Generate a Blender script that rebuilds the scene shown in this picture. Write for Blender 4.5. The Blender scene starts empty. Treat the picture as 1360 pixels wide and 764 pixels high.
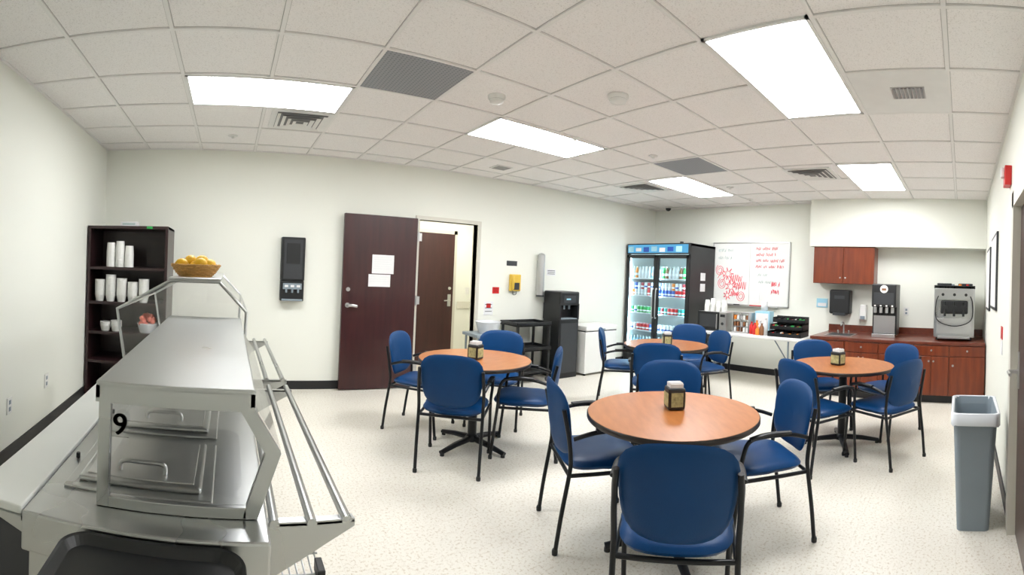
import bpy, bmesh, math, random
from mathutils import Vector, Matrix
random.seed(7)
scene=bpy.context.scene
scene.view_settings.view_transform='Standard'
COL=bpy.context.collection

# ---------------------------------------------------------------- materials
def _nodes(name):
    m=bpy.data.materials.new(name); m.use_nodes=True
    nt=m.node_tree; b=nt.nodes['Principled BSDF']; return m,nt,b
def mat(name,col,rough=.5,metal=0,var=.06,scale=8,bump=0,bscale=60,coat=0,spec=None):
    m,nt,b=_nodes(name)
    tc=nt.nodes.new('ShaderNodeTexCoord'); n=nt.nodes.new('ShaderNodeTexNoise')
    n.inputs['Scale'].default_value=scale; n.inputs['Detail'].default_value=3
    nt.links.new(tc.outputs['Object'],n.inputs['Vector'])
    r=nt.nodes.new('ShaderNodeMix'); r.data_type='RGBA'
    r.inputs['A'].default_value=[max(0,c*(1-var)) for c in col]+[1]
    r.inputs['B'].default_value=[min(1,c*(1+var)) for c in col]+[1]
    nt.links.new(n.outputs['Fac'],r.inputs['Factor']); nt.links.new(r.outputs['Result'],b.inputs['Base Color'])
    b.inputs['Roughness'].default_value=rough; b.inputs['Metallic'].default_value=metal
    if coat: b.inputs['Coat Weight'].default_value=coat
    if spec is not None: b.inputs['Specular IOR Level'].default_value=spec
    if bump:
        n2=nt.nodes.new('ShaderNodeTexNoise'); n2.inputs['Scale'].default_value=bscale
        nt.links.new(tc.outputs['Object'],n2.inputs['Vector'])
        bp=nt.nodes.new('ShaderNodeBump'); bp.inputs['Strength'].default_value=bump; bp.inputs['Distance'].default_value=.01
        nt.links.new(n2.outputs['Fac'],bp.inputs['Height']); nt.links.new(bp.outputs['Normal'],b.inputs['Normal'])
    return m
def emis(name,col,s):
    m=bpy.data.materials.new(name); m.use_nodes=True; nt=m.node_tree; nt.nodes.clear()
    e=nt.nodes.new('ShaderNodeEmission'); o=nt.nodes.new('ShaderNodeOutputMaterial')
    e.inputs[0].default_value=list(col)+[1]; e.inputs[1].default_value=s; nt.links.new(e.outputs[0],o.inputs[0]); return m
def glass(name,fac=.1,tint=(1,1,1)):
    m=bpy.data.materials.new(name); m.use_nodes=True; nt=m.node_tree; nt.nodes.clear()
    o=nt.nodes.new('ShaderNodeOutputMaterial'); t=nt.nodes.new('ShaderNodeBsdfTransparent'); g=nt.nodes.new('ShaderNodeBsdfGlossy'); mx=nt.nodes.new('ShaderNodeMixShader')
    t.inputs[0].default_value=list(tint)+[1]; g.inputs['Roughness'].default_value=.03
    lw=nt.nodes.new('ShaderNodeLayerWeight'); lw.inputs[0].default_value=.25
    mt=nt.nodes.new('ShaderNodeMath'); mt.operation='MULTIPLY_ADD'; mt.inputs[1].default_value=.5; mt.inputs[2].default_value=fac
    nt.links.new(lw.outputs['Fresnel'],mt.inputs[0]); nt.links.new(mt.outputs[0],mx.inputs[0])
    nt.links.new(t.outputs[0],mx.inputs[1]); nt.links.new(g.outputs[0],mx.inputs[2]); nt.links.new(mx.outputs[0],o.inputs[0]); return m
def wood(name,c1,c2,rough=.35,scale=3,stretch=(1,12,12),coat=.2):
    m,nt,b=_nodes(name)
    tc=nt.nodes.new('ShaderNodeTexCoord'); mp=nt.nodes.new('ShaderNodeMapping'); mp.inputs['Scale'].default_value=stretch
    n=nt.nodes.new('ShaderNodeTexNoise'); n.inputs['Scale'].default_value=scale; n.inputs['Detail'].default_value=6
    cr=nt.nodes.new('ShaderNodeValToRGB'); cr.color_ramp.elements[0].color=list(c1)+[1]; cr.color_ramp.elements[1].color=list(c2)+[1]
    cr.color_ramp.elements[0].position=.3; cr.color_ramp.elements[1].position=.7
    nt.links.new(tc.outputs['Object'],mp.inputs[0]); nt.links.new(mp.outputs[0],n.inputs['Vector'])
    nt.links.new(n.outputs['Fac'],cr.inputs[0]); nt.links.new(cr.outputs[0],b.inputs['Base Color'])
    b.inputs['Roughness'].default_value=rough; b.inputs['Coat Weight'].default_value=coat; return m
def floor_mat():
    m,nt,b=_nodes('vinyl_tile')
    tc=nt.nodes.new('ShaderNodeTexCoord')
    br=nt.nodes.new('ShaderNodeTexBrick'); br.offset=0; br.inputs['Scale'].default_value=1
    br.inputs['Brick Width'].default_value=.305; br.inputs['Row Height'].default_value=.305; br.inputs['Mortar Size'].default_value=.0012
    br.inputs['Color1'].default_value=(.78,.745,.66,1); br.inputs['Color2'].default_value=(.795,.76,.675,1); br.inputs['Mortar'].default_value=(.70,.66,.57,1)
    nt.links.new(tc.outputs['Object'],br.inputs['Vector'])
    v=nt.nodes.new('ShaderNodeTexNoise'); v.inputs['Scale'].default_value=60; v.inputs['Detail'].default_value=4; v.inputs['Roughness'].default_value=.8
    nt.links.new(tc.outputs['Object'],v.inputs['Vector'])
    cr=nt.nodes.new('ShaderNodeValToRGB'); cr.color_ramp.elements[0].position=.38; cr.color_ramp.elements[0].color=(.66,.59,.49,1)
    cr.color_ramp.elements[1].position=.47; cr.color_ramp.elements[1].color=(1,1,1,1)
    nt.links.new(v.outputs['Fac'],cr.inputs[0])
    mx=nt.nodes.new('ShaderNodeMix'); mx.data_type='RGBA'; mx.blend_type='MULTIPLY'; mx.inputs['Factor'].default_value=.85
    nt.links.new(br.outputs['Color'],mx.inputs['A']); nt.links.new(cr.outputs[0],mx.inputs['B']); nt.links.new(mx.outputs['Result'],b.inputs['Base Color'])
    b.inputs['Roughness'].default_value=.36; b.inputs['Specular IOR Level'].default_value=.4; return m
def ceil_mat():
    m,nt,b=_nodes('acoustic_tile')
    tc=nt.nodes.new('ShaderNodeTexCoord'); n=nt.nodes.new('ShaderNodeTexNoise'); n.inputs['Scale'].default_value=140; n.inputs['Detail'].default_value=4; n.inputs['Roughness'].default_value=.7
    nt.links.new(tc.outputs['Object'],n.inputs['Vector'])
    cr=nt.nodes.new('ShaderNodeValToRGB'); cr.color_ramp.elements[0].position=.34; cr.color_ramp.elements[0].color=(.68,.66,.64,1)
    cr.color_ramp.elements[1].position=.46; cr.color_ramp.elements[1].color=(.90,.88,.865,1)
    nt.links.new(n.outputs['Fac'],cr.inputs[0]); nt.links.new(cr.outputs[0],b.inputs['Base Color']); b.inputs['Roughness'].default_value=.95; return m
def holes_mat(name,c1,c2,scale):
    m,nt,b=_nodes(name)
    tc=nt.nodes.new('ShaderNodeTexCoord'); v=nt.nodes.new('ShaderNodeTexVoronoi'); v.inputs['Scale'].default_value=scale; v.inputs['Randomness'].default_value=0
    nt.links.new(tc.outputs['Object'],v.inputs['Vector'])
    cr=nt.nodes.new('ShaderNodeValToRGB'); cr.color_ramp.elements[0].position=.28; cr.color_ramp.elements[0].color=list(c2)+[1]
    cr.color_ramp.elements[1].position=.36; cr.color_ramp.elements[1].color=list(c1)+[1]
    nt.links.new(v.outputs['Distance'],cr.inputs[0]); nt.links.new(cr.outputs[0],b.inputs['Base Color']); b.inputs['Roughness'].default_value=.6; return m
def steel_mat():
    m,nt,b=_nodes('brushed_steel')
    tc=nt.nodes.new('ShaderNodeTexCoord'); n=nt.nodes.new('ShaderNodeTexNoise'); n.inputs['Scale'].default_value=3; n.inputs['Detail'].default_value=2
    nt.links.new(tc.outputs['Object'],n.inputs['Vector'])
    mr=nt.nodes.new('ShaderNodeMapRange'); mr.inputs['To Min'].default_value=.24; mr.inputs['To Max'].default_value=.34
    nt.links.new(n.outputs['Fac'],mr.inputs['Value']); nt.links.new(mr.outputs[0],b.inputs['Roughness'])
    b.inputs['Base Color'].default_value=(.54,.55,.55,1); b.inputs['Metallic'].default_value=1; return m

M=dict(
 wall=mat('wall_paint',(.83,.84,.765),.75,var=.012,scale=1.5,bump=.03,bscale=200),
 ceil=ceil_mat(), tbar=mat('tbar_paint',(.82,.81,.79),.5,var=.02), grid_shade=mat('painted_grid_shadow',(.50,.49,.47),.8,var=.05),
 floor=floor_mat(), black=mat('black_plastic',(.012,.013,.014),.4,var=.2),
 base=mat('rubber_base',(.012,.012,.014),.5,var=.2),
 blue=mat('blue_vinyl',(.0015,.045,.155),.42,var=.16,scale=6,bump=.08,bscale=220,spec=.25),
 frame=mat('black_metal',(.007,.008,.010),.32,var=.2,spec=.35),
 top=wood('table_laminate',(.34,.115,.028),(.43,.155,.045),.33,2,(3,14,14),.05),
 edge=mat('dark_edge',(.02,.013,.01),.35), door=wood('mahogany_door',(.030,.006,.007),(.048,.010,.010),.35,2,(10,10,1)),
 shelf=wood('espresso_wood',(.018,.006,.007),(.028,.010,.010),.4,2,(2,10,10)),
 cherry=wood('cherry_wood',(.13,.022,.006),(.22,.042,.010),.3,2,(10,10,1)),
 steel=steel_mat(), white=mat('white_plastic',(.78,.78,.75),.4,var=.02), paper=mat('paper',(.80,.80,.80),.8,var=.02),
 wboard=mat('whiteboard',(.82,.83,.80),.2,var=.01), alum=mat('aluminium',(.6,.6,.6),.35,1,var=.03),
 gray=mat('grey_plastic',(.24,.29,.33),.5,var=.05), dgray=mat('dark_grey',(.035,.038,.042),.45,var=.1),
 red=mat('red_paint',(.6,.02,.02),.4), ink=mat('red_marker',(.80,.22,.24),.6), pinkink=mat('pink_marker',(.85,.12,.16),.6), kink=mat('black_ink',(.02,.02,.02),.6), bink=mat('faint_ink',(.45,.55,.53),.6),
 green=mat('green_paint',(.03,.40,.08),.5), yellow=mat('lemon_yellow',(.85,.50,.02),.45,var=.1,bump=.2,bscale=120), wicker=mat('wicker',(.58,.32,.09),.6,var=.3,scale=60,bump=.5,bscale=150),
 phone=mat('yellow_plastic',(.75,.5,.06),.4), glass=glass('clear_glass',.05), fglass=glass('fridge_glass',.02,(.93,.98,1)),
 gpanel=holes_mat('perforated_grey',(.30,.315,.335),(.17,.18,.20),38), mat=holes_mat('rubber_mat',(.012,.012,.012),(.12,.11,.10),30),
 vent=mat('vent_white',(.78,.78,.76),.4), ventdark=mat('vent_gap',(.28,.28,.28),.7), counter=wood('counter_laminate',(.10,.02,.01),(.16,.035,.015),.3,2,(8,8,8)),
 cream=mat('cream_metal',(.66,.64,.56),.45,var=.03), tub=mat('clear_tub',(.70,.73,.76),.25), board=mat('poly_board',(.82,.84,.81),.45,var=.02),
 lightp=emis('light_diffuser',(.975,.985,1.0),24.5), hall_fill=emis('hall_fill_light',(1,.95,.82),11), fl=emis('fridge_led',(.62,.88,1.0),50), hdr=emis('fridge_header',(.12,.42,.70),1.1),
 brown=mat('brown',(.25,.1,.04),.5), orange=mat('orange',(.8,.25,.03),.5), dblue=mat('deep_blue',(.02,.08,.4),.4), cyan=mat('light_blue',(.35,.65,.8),.3), pink=mat('pink_food',(.6,.16,.11),.4),
 napkin=mat('napkin_art',(.40,.40,.20),.5,var=.85,scale=45), silver=mat('can_silver',(.65,.67,.68),.35,var=.1), dred=mat('can_dark_red',(.40,.02,.03),.4), teal=mat('can_teal',(.03,.35,.30),.4),
)
# ---------------------------------------------------------------- mesh builder
class MB:
    def __init__(s): s.v=[];s.f=[];s.m=[];s.sm=[];s.mats=[]
    def mi(s,m):
        m=M[m] if isinstance(m,str) else m
        if m not in s.mats: s.mats.append(m)
        return s.mats.index(m)
    def add(s,vs,fs,m,smooth=False,mx=None):
        o=len(s.v); k=s.mi(m)
        for v in vs:
            v=Vector(v); s.v.append(mx@v if mx else v)
        for f in fs: s.f.append([i+o for i in f]); s.m.append(k); s.sm.append(smooth)
    def box(s,lo,hi,m,bev=0,mx=None,seg=2):
        lo,hi=[min(a,b) for a,b in zip(lo,hi)],[max(a,b) for a,b in zip(lo,hi)]
        bm=bmesh.new(); bmesh.ops.create_cube(bm,size=1)
        for v in bm.verts: v.co=Vector([(lo[i]+hi[i])/2+v.co[i]*(hi[i]-lo[i]) for i in range(3)])
        if bev: bmesh.ops.bevel(bm,geom=bm.edges[:],offset=min(bev,.49*min(hi[i]-lo[i] for i in range(3))),segments=seg,profile=.5,affect='EDGES')
        bm.verts.index_update(); s.add([v.co.copy() for v in bm.verts],[[v.index for v in f.verts] for f in bm.faces],m,False,mx); bm.free()
    def lathe(s,prof,c,m,n=24,mx=None,cap=True,smooth=True):
        vs=[];fs=[]
        for r,z in prof:
            for i in range(n):
                a=2*math.pi*i/n; vs.append((c[0]+r*math.cos(a),c[1]+r*math.sin(a),c[2]+z))
        for j in range(len(prof)-1):
            for i in range(n): fs.append([j*n+i,j*n+(i+1)%n,(j+1)*n+(i+1)%n,(j+1)*n+i])
        s.add(vs,fs,m,smooth,mx)
        if cap:
            k=(len(prof)-1)*n
            s.add(vs[:n],[list(range(n))[::-1]],m,False,mx); s.add(vs[k:k+n],[list(range(n))],m,False,mx)
    def cyl(s,p0,p1,r,m,n=16,r1=None,mx=None): s.tube([p0,p1],r,m,n,mx,r1)
    def tube(s,pts,r,m,n=10,mx=None,r1=None,flat=1):
        pts=[Vector(p) for p in pts]; r1=r if r1 is None else r1
        T=[]
        for i in range(len(pts)):
            a=pts[max(0,i-1)]; b=pts[min(len(pts)-1,i+1)]; T.append((b-a).normalized())
        up=Vector((0,0,1)) if abs(T[0].z)<.9 else Vector((1,0,0))
        x=T[0].cross(up).normalized(); vs=[];fs=[]
        for i,p in enumerate(pts):
            x=(x-T[i]*x.dot(T[i])).normalized(); y=T[i].cross(x)
            rr=r+(r1-r)*i/(len(pts)-1)
            for k in range(n):
                a=2*math.pi*k/n; vs.append(p+x*math.cos(a)*rr+y*math.sin(a)*rr*flat)
        for j in range(len(pts)-1):
            for i in range(n): fs.append([j*n+i,j*n+(i+1)%n,(j+1)*n+(i+1)%n,(j+1)*n+i])
        s.add(vs,fs,m,True,mx); k=(len(pts)-1)*n
        s.add(vs[:n],[list(range(n))[::-1]],m,False,mx); s.add(vs[k:],[list(range(n))],m,False,mx)
    def prism(s,pts,a,b,m,axis=1,mx=None):
        def P(p,t):
            return (p[0],t,p[1]) if axis==1 else ((t,p[0],p[1]) if axis==0 else (p[0],p[1],t))
        n=len(pts); vs=[P(p,a) for p in pts]+[P(p,b) for p in pts]
        fs=[list(range(n)),list(range(n,2*n))[::-1]]+[[i,i+n,(i+1)%n+n,(i+1)%n] for i in range(n)]
        s.add(vs,fs,m,False,mx)
    def pad(s,w,d,h,m,fn,ex=4,n=40,rings=7,dome=.35):
        vs=[];fs=[]
        for side in (1,-1):
            for j in range(rings+1):
                q=j/rings; q=1-(1-q)**1.6 if j else 0
                for i in range(n):
                    a=2*math.pi*i/n; c,sn=math.cos(a),math.sin(a)
                    rr=(abs(c)**ex+abs(sn)**ex)**(-1/ex)
                    z=side*h/2*((1-q**5)**.5)*(1+dome*(1-q*q))
                    vs.append(fn(w/2*rr*c*q,d/2*rr*sn*q,z))
        N=(rings+1)*n
        for sd in (0,1):
            for j in range(rings):
                for i in range(n):
                    f=[sd*N+j*n+i,sd*N+j*n+(i+1)%n,sd*N+(j+1)*n+(i+1)%n,sd*N+(j+1)*n+i]
                    fs.append(f if sd else f[::-1])
        s.add(vs,fs,m,True)
    def text(s,t,size,mx,m,align='LEFT',ext=.0005):
        c=bpy.data.curves.new('tmp','FONT'); c.body=t; c.size=size; c.align_x=align; c.extrude=ext
        o=bpy.data.objects.new('tmp',c); COL.objects.link(o); dg=bpy.context.evaluated_depsgraph_get(); dg.update()
        me=bpy.data.meshes.new_from_object(o.evaluated_get(dg))
        s.add([v.co.copy() for v in me.vertices],[list(p.vertices) for p in me.polygons],m,False,mx)
        bpy.data.objects.remove(o); bpy.data.meshes.remove(me); bpy.data.curves.remove(c)
    def mesh(s,name,origin=(0,0,0)):
        me=bpy.data.meshes.new(name); o=Vector(origin)
        me.from_pydata([v-o for v in s.v],[],s.f)
        for m in s.mats: me.materials.append(m)
        me.polygons.foreach_set('material_index',s.m); me.polygons.foreach_set('use_smooth',s.sm); me.update()
        bm=bmesh.new(); bm.from_mesh(me); bmesh.ops.remove_doubles(bm,verts=bm.verts,dist=1e-6) if len(s.v)<200 else None
        bmesh.ops.recalc_face_normals(bm,faces=bm.faces); bm.to_mesh(me); bm.free(); return me
    def done(s,name,origin=(0,0,0),parent=None):
        ob=bpy.data.objects.new(name,s.mesh(name,origin)); ob.location=origin; COL.objects.link(ob)
        if parent: ob.parent=parent; ob.location=Vector(origin)-parent.location
        return ob
def place(name,me,x,y,z=0,rz=0):
    ob=bpy.data.objects.new(name,me); ob.location=(x,y,z); ob.rotation_euler=(0,0,rz); COL.objects.link(ob); return ob
def bez(pts,k=6):
    P=[Vector(p) for p in pts]; out=[]
    for i in range(len(P)-1):
        a=P[max(0,i-1)];b=P[i];c=P[i+1];d=P[min(len(P)-1,i+2)]
        for j in range(k):
            t=j/k; out.append(.5*((2*b)+(c-a)*t+(2*a-5*b+4*c-d)*t*t+(3*b-3*c+d-a)*t**3))
    out.append(P[-1]); return out
def TA(x,z,y): return Matrix(((1,0,0,x),(0,0,-1,y),(0,1,0,z),(0,0,0,1)))       # text on wall facing -y

H=2.804; XL=-1.508; XR=7.04; YA=5.49; YR=-.329
# ---------------------------------------------------------------- shell
b=MB(); b.box((XL-.1,YR-.1,-.1),(XR+.1,YA+.1,0),'floor'); b.done('floor')
b=MB(); b.box((XL-.1,YR-.1,H),(XR+.1,YA+.1,H+.1),'ceil'); b.done('ceiling')
b=MB(); b.box((XL-.1,YR-.1,0),(XL,YA+.1,H),'wall'); b.done('wall_left')
DX0,DX1,DZ=2.34,3.20,2.13
b=MB(); b.box((XL,YA,0),(DX0,YA+.1,H),'wall'); b.box((DX1,YA,0),(XR,YA+.1,H),'wall'); b.box((DX0,YA,DZ),(DX1,YA+.1,H),'wall'); b.done('wall_back')
b=MB(); b.box((XR,YR-.1,0),(XR+.1,YA+.1,H),'wall'); b.done('wall_far')
b=MB(); b.box((XL,YR-.1,0),(2.0,YR,H),'wall'); b.box((2.98,YR-.1,0),(XR,YR,H),'wall'); b.box((2.0,YR-.1,2.12),(2.98,YR,H),'wall'); b.done('wall_right')
b=MB(); b.box((6.72,YR,2.09),(XR,2.30,H),'wall'); b.done('wall_soffit')
# vestibule behind doorway
b=MB(); b.box((2.1,YA+.1,-.1),(4.4,7.05,0),'floor'); b.done('floor_hall')
b=MB(); b.box((2.1,6.95,0),(4.4,7.05,2.5),'wall'); b.done('wall_hall_end')
b=MB(); b.box((2.0,YA+.1,0),(2.1,7.05,2.5),'wall'); b.done('wall_hall_left')
b=MB(); b.box((4.4,YA+.1,0),(4.5,7.05,2.5),'wall'); b.done('wall_hall_right')
b=MB(); b.box((2.0,YA+.1,2.5),(4.5,7.05,2.6),'ceil'); b.box((2.7,5.9,2.48),(3.9,6.5,2.5),'hall_fill'); b.done('ceiling_hall')  # glowing panel is an added fill light, out of view, brightening the vestibule
# baseboards
b=MB(); b.box((XL,YR,0),(XL+.012,YA,.10),'base'); b.done('baseboard_left')
b=MB(); b.box((XL,YA-.012,0),(DX0-.06,YA,.10),'base'); b.box((DX1+.06,YA-.012,0),(XR,YA,.10),'base'); b.done('baseboard_back')
b=MB(); b.box((XR-.012,YR,0),(XR,YA,.10),'base'); b.done('baseboard_far')
b=MB(); b.box((3.05,YR,0),(XR,YR+.012,.10),'base'); b.done('baseboard_right')
# ceiling grid
L1,L2,L3=.25,2.73,5.44
xs=[]
for i in range(-3,5): xs.append(L1+.62*i)
for i in range(1,8): xs.append(L2+.678*i)
xs=[x for x in xs if XL<x<XR]
yp=.6325; ys=[3.6+yp*.5+yp*i for i in range(-7,3)]; ys=[y for y in ys if YR<y<YA]
b=MB()
for x in xs: b.box((x-.012,YR,H-.009),(x+.012,YA,H),'tbar')
for y in ys: b.box((XL,y-.012,H-.0095),(XR,y+.012,H),'tbar')
for x in xs: b.box((x-.016,YR,H-.0008),(x+.016,YA,H),'grid_shade')  # grey strips paint the shadow line along the T-bars
for y in ys: b.box((XL,y-.016,H-.001),(XR,y+.016,H),'grid_shade')
for (a0,a1,b0,b1) in ((XL,XR,YA-.02,YA),(XL,XR,YR,YR+.02),(XL,XL+.02,YR,YA),(XR-.02,XR,YR,YA)): b.box((a0,b0,H-.01),(a1,b1,H),'tbar')
b.done('trim_ceiling_grid')
# troffers
for (cx,cy,w) in ((L1,3.6,.62),(L2,3.6,.65),(L3,3.6,.678),(L2,1.07,.65),(L3,1.07,.678)):
    b=MB(); w=w-.012; d=yp/2-.012
    for a in ((-w,-d,w,-d+.02),(-w,d-.02,w,d),(-w,-d,-w+.02,d),(w-.02,-d,w,d)): b.box((cx+a[0],cy+a[1],H-.014),(cx+a[2],cy+a[3],H),'vent')
    b.box((cx-w+.02,cy-d+.02,H-.012),(cx+w-.02,cy+d-.02,H-.002),'lightp')
    b.done('ceiling_light_panel',(cx,cy,H))
def panel(name,x0,x1,y0,y1,m):
    b=MB(); b.box((x0+.012,y0+.012,H-.006),(x1-.012,y1-.012,H),m); b.done(name,((x0+x1)/2,(y0+y1)/2,H))
r0=3.6-yp*1.5; r1=3.6-yp*.5
panel('perforated_return_panel',L1+.62,L1+1.24+.0,r0,r1,'gpanel')
panel('perforated_return_panel',L2+.678*2,L2+.678*3,r0,r1,'gpanel')
def diffuser(cx,cy,w=.5):
    b=MB(); z=H
    b.box((cx-w/2-.05,cy-w/2-.05,z-.010),(cx+w/2+.05,cy+w/2+.05,z),'vent')
    b.box((cx-w/2,cy-w/2,z-.013),(cx+w/2,cy+w/2,z-.005),'ventdark')
    for k in range(4):
        s=w/2*(1-.23*k); t=.034; zz=z-.014-.004*k
        for sx,sy in ((1,0),(-1,0),(0,1),(0,-1)):
            if sx: vs=[(cx+sx*s,cy-s,zz-.010),(cx+sx*s,cy+s,zz-.010),(cx+sx*(s-t),cy+s-t,zz+.002),(cx+sx*(s-t),cy-s+t,zz+.002)]
            else: vs=[(cx-s,cy+sy*s,zz-.010),(cx+s,cy+sy*s,zz-.010),(cx+s-t,cy+sy*(s-t),zz+.002),(cx-s+t,cy+sy*(s-t),zz+.002)]
            b.add(vs,[[0,1,2,3]],'vent')
    b.done('air_diffuser',(cx,cy,H))
diffuser(.59,4.22,.44); diffuser(5.16,1.76,.46); diffuser(5.14,4.28,.46)
b=MB(); b.box((2.73,.12,H-.010),(3.39,.74,H),'vent'); b.box((2.95,.28,H-.014),(3.13,.50,H-.005),'alum')
for i in range(8): b.box((2.96,.29+i*.026,H-.018),(3.12,.305+i*.026,H-.011),'ventdark')
b.done('return_grille',(3.06,.43,H))
b=MB(); b.box((3.03,4.77,H-.010),(3.25,4.97,H),'vent')
for i in range(6): b.box((3.05,4.785+i*.03,H-.013),(3.23,4.80+i*.03,H-.005),'ventdark')
b.done('small_vent',(3.13,4.87,H))
for (x,y,r) in ((2.44,2.29,.075),(1.83,2.94,.065)):
    b=MB(); b.lathe([(r,0),(r,-.02),(r*.8,-.035),(r*.75,-.05),(r*.3,-.055)],(x,y,H),'white'); b.lathe([(r*.82,-.022),(r*.84,-.033)],(x,y,H),'dgray',cap=False); b.done('smoke_detector',(x,y,H))
for (x,y) in ((2.94,3.30),(3.86,3.08),(-.01,4.86),(6.5,3.23),(5.6,3.1)):
    b=MB(); b.lathe([(.05,0),(.05,-.006),(.02,-.01),(.012,-.03),(.02,-.032)],(x,y,H),'vent',16); b.done('fire_sprinkler',(x,y,H))
b=MB(); b.lathe([(.06,0),(.06,-.03)],(6.7,4.95,H),'white'); b.lathe([(.05,-.03),(.045,-.055),(.025,-.075),(.005,-.08)],(6.7,4.95,H),'black'); b.done('security_camera',(6.7,4.95,H))

# ---------------------------------------------------------------- doors
b=MB(); t=.05
b.box((DX0-t,YA-.02,0),(DX0,YA+.12,DZ+t),'cream'); b.box((DX1,YA-.02,0),(DX1+t,YA+.12,DZ+t),'cream'); b.box((DX0,YA-.02,DZ),(DX1,YA+.12,DZ+t),'cream'); b.done('trim_doorframe')
b=MB(); y0,y1=YA-.10,YA-.055
b.box((1.34,y0,.01),(2.28,y1,2.13),'door',.003)
def lever(b,x,z,y,d=1):
    b.box((x-.03,y-.008,z-.10),(x+.03,y,z+.10),'alum',.004); b.cyl((x,y,z),(x,y-.05,z),.012,'alum'); b.tube([(x,y-.05,z),(x+.05*d,y-.055,z),(x+.11*d,y-.05,z-.005)],.010,'alum')
b.cyl((1.41,y0,1.03),(1.41,y0-.05,1.03),.014,'alum'); b.lathe([(.03,0),(.03,.01)],(0,0,0),'alum',20,Matrix.Translation((1.41,y0,1.03))@Matrix.Rotation(math.pi/2,4,'X'))
b.tube(bez([(1.41,y0-.05,1.03),(1.46,y0-.055,1.03),(1.52,y0-.05,1.02)]),.012,'alum',flat=1.5)
b.lathe([(.025,0),(.025,.012)],(0,0,0),'alum',20,Matrix.Translation((1.41,y0,1.22))@Matrix.Rotation(math.pi/2,4,'X'))
for z in (.25,1.1,1.9): b.cyl((2.30,y0+.01,z-.06),(2.30,y0+.01,z+.06),.012,'alum'); b.box((2.28,y0+.01,z-.05),(2.345,y0+.018,z+.05),'alum')
for (x0,z0,x1,z1) in ((1.70,1.42,1.98,1.65),(1.66,1.26,1.94,1.41)):
    b.box((x0,y0-.002,z0),(x1,y0,z1),'paper')
    n=int((z1-z0)/.03)
    for i in range(n-1): b.box((x0+.02,y0-.003,z1-.03-i*.028),(x1-.02-random.random()*.06,y0-.002,z1-.025-i*.028-.004),'bink')
b.done('door_1',(2.3,YA-.08,0))
b=MB(); b.box((2.72,6.90,0),(3.60,6.948,2.10),'door',.003); lever(b,3.53,1.0,6.90,-1); b.lathe([(.025,0),(.025,.012)],(0,0,0),'alum',20,Matrix.Translation((3.53,6.90,1.2))@Matrix.Rotation(math.pi/2,4,'X')); b.done('door_2',(3.16,6.92,0))
b=MB(); b.box((2.66,6.93,0),(2.72,6.955,2.16),'cream'); b.box((3.60,6.93,0),(3.66,6.955,2.16),'cream'); b.box((2.66,6.93,2.10),(3.66,6.955,2.16),'cream'); b.done('trim_hall_doorframe')
b=MB(); b.box((3.70,6.93,.86),(4.38,6.948,.98),'cream',.004); b.done('trim_handrail')
b=MB(); b.box((3.86,6.94,1.1),(3.94,6.949,1.22),'white',.003); b.box((3.89,6.935,1.14),(3.91,6.94,1.18),'paper'); b.done('light_switch',(3.9,6.945,1.15))
# right wall door
b=MB(); b.box((2.88,YR-.1,0),(2.98,YR+.025,2.12),'cream'); b.box((2.0,YR-.1,0),(2.10,YR+.025,2.12),'cream'); b.box((2.0,YR-.1,2.02),(2.98,YR+.025,2.12),'cream'); b.done('trim_right_doorframe')
b=MB(); b.box((2.105,YR-.07,.01),(2.875,YR-.025,2.015),'door',.003); b.box((2.80,YR-.028,.9),(2.86,YR-.018,1.12),'alum',.004); b.cyl((2.83,YR-.02,1.0),(2.83,YR+.04,1.0),.012,'alum'); b.tube([(2.83,YR+.04,1.0),(2.72,YR+.04,1.0)],.01,'alum'); b.done('door_3',(2.49,YR-.05,0))

# ---------------------------------------------------------------- dining chairs
b=MB()
b.pad(.49,.48,.07,'blue',lambda x,y,z:Vector((x*(1-.04*(y<0)),y+.02,z+.445+ .010*(abs(x)/.25)**2)),ex=4.5)
def backfn(x,y,z):
    zz=.675+y; w=1+.09*(y/.18)
    return Vector((x*w,-.232-.14*(zz-.5)+.05*(x/.25)**2+z,zz+.022*(1-(x/.25)**2)*(y>0)))
b.pad(.46,.375,.040,'blue',backfn,ex=3.6,dome=.2)
for s in (1,-1):
    b.tube(bez([(s*.235,-.275,0),(s*.238,-.25,.20),(s*.24,-.215,.42),(s*.241,-.21,.50),(s*.243,-.225,.62),(s*.235,-.257,.77)]),.0125,'frame')
    b.tube(bez([(s*.248,.25,0),(s*.25,.225,.25),(s*.252,.205,.44),(s*.262,.198,.55),(s*.268,.165,.635),(s*.268,.08,.655),(s*.264,-.08,.650),(s*.246,-.20,.615)]),.0125,'frame')
    b.tube(bez([(s*.268,.16,.648),(s*.271,.06,.668),(s*.267,-.08,.664)]),.020,'black',flat=.5)
    b.tube([(s*.245,.205,.415),(s*.235,-.215,.415)],.011,'frame')
    for p in ((s*.235,-.275),(s*.248,.25)): b.lathe([(.016,0),(.017,.02),(.013,.03)],(p[0],p[1],0),'black',12)
b.tube([(-.245,.203,.41),(.245,.203,.41)],.011,'frame'); b.tube([(-.235,-.213,.415),(.235,-.213,.415)],.011,'frame')
chair=b.mesh('dining_chair')
def ch(x,y,fx,fy): place('dining_chair',chair,x,y,0,math.atan2(fy,fx)-math.pi/2)
for c in ((1.80,4.02,.69,-.72),(1.73,3.19,.62,.78),(2.38,3.15,-.75,.66),(2.56,3.90,-.6,-.65),
 (2.00,1.95,.88,-.46),(1.67,1.12,.83,.55),(2.58,1.17,-.74,.67),(2.68,1.89,-.78,-.62),
 (3.80,1.20,.80,-.40),(4.12,.66,.50,.86),(4.77,1.46,-.75,-.66),(4.85,.76,-.82,.5),
 (4.22,3.72,.65,-.75),(3.78,2.86,.79,.6),(4.86,2.97,-.85,.4),(5.28,3.47,-.8,-.5)): ch(*c)
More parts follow.
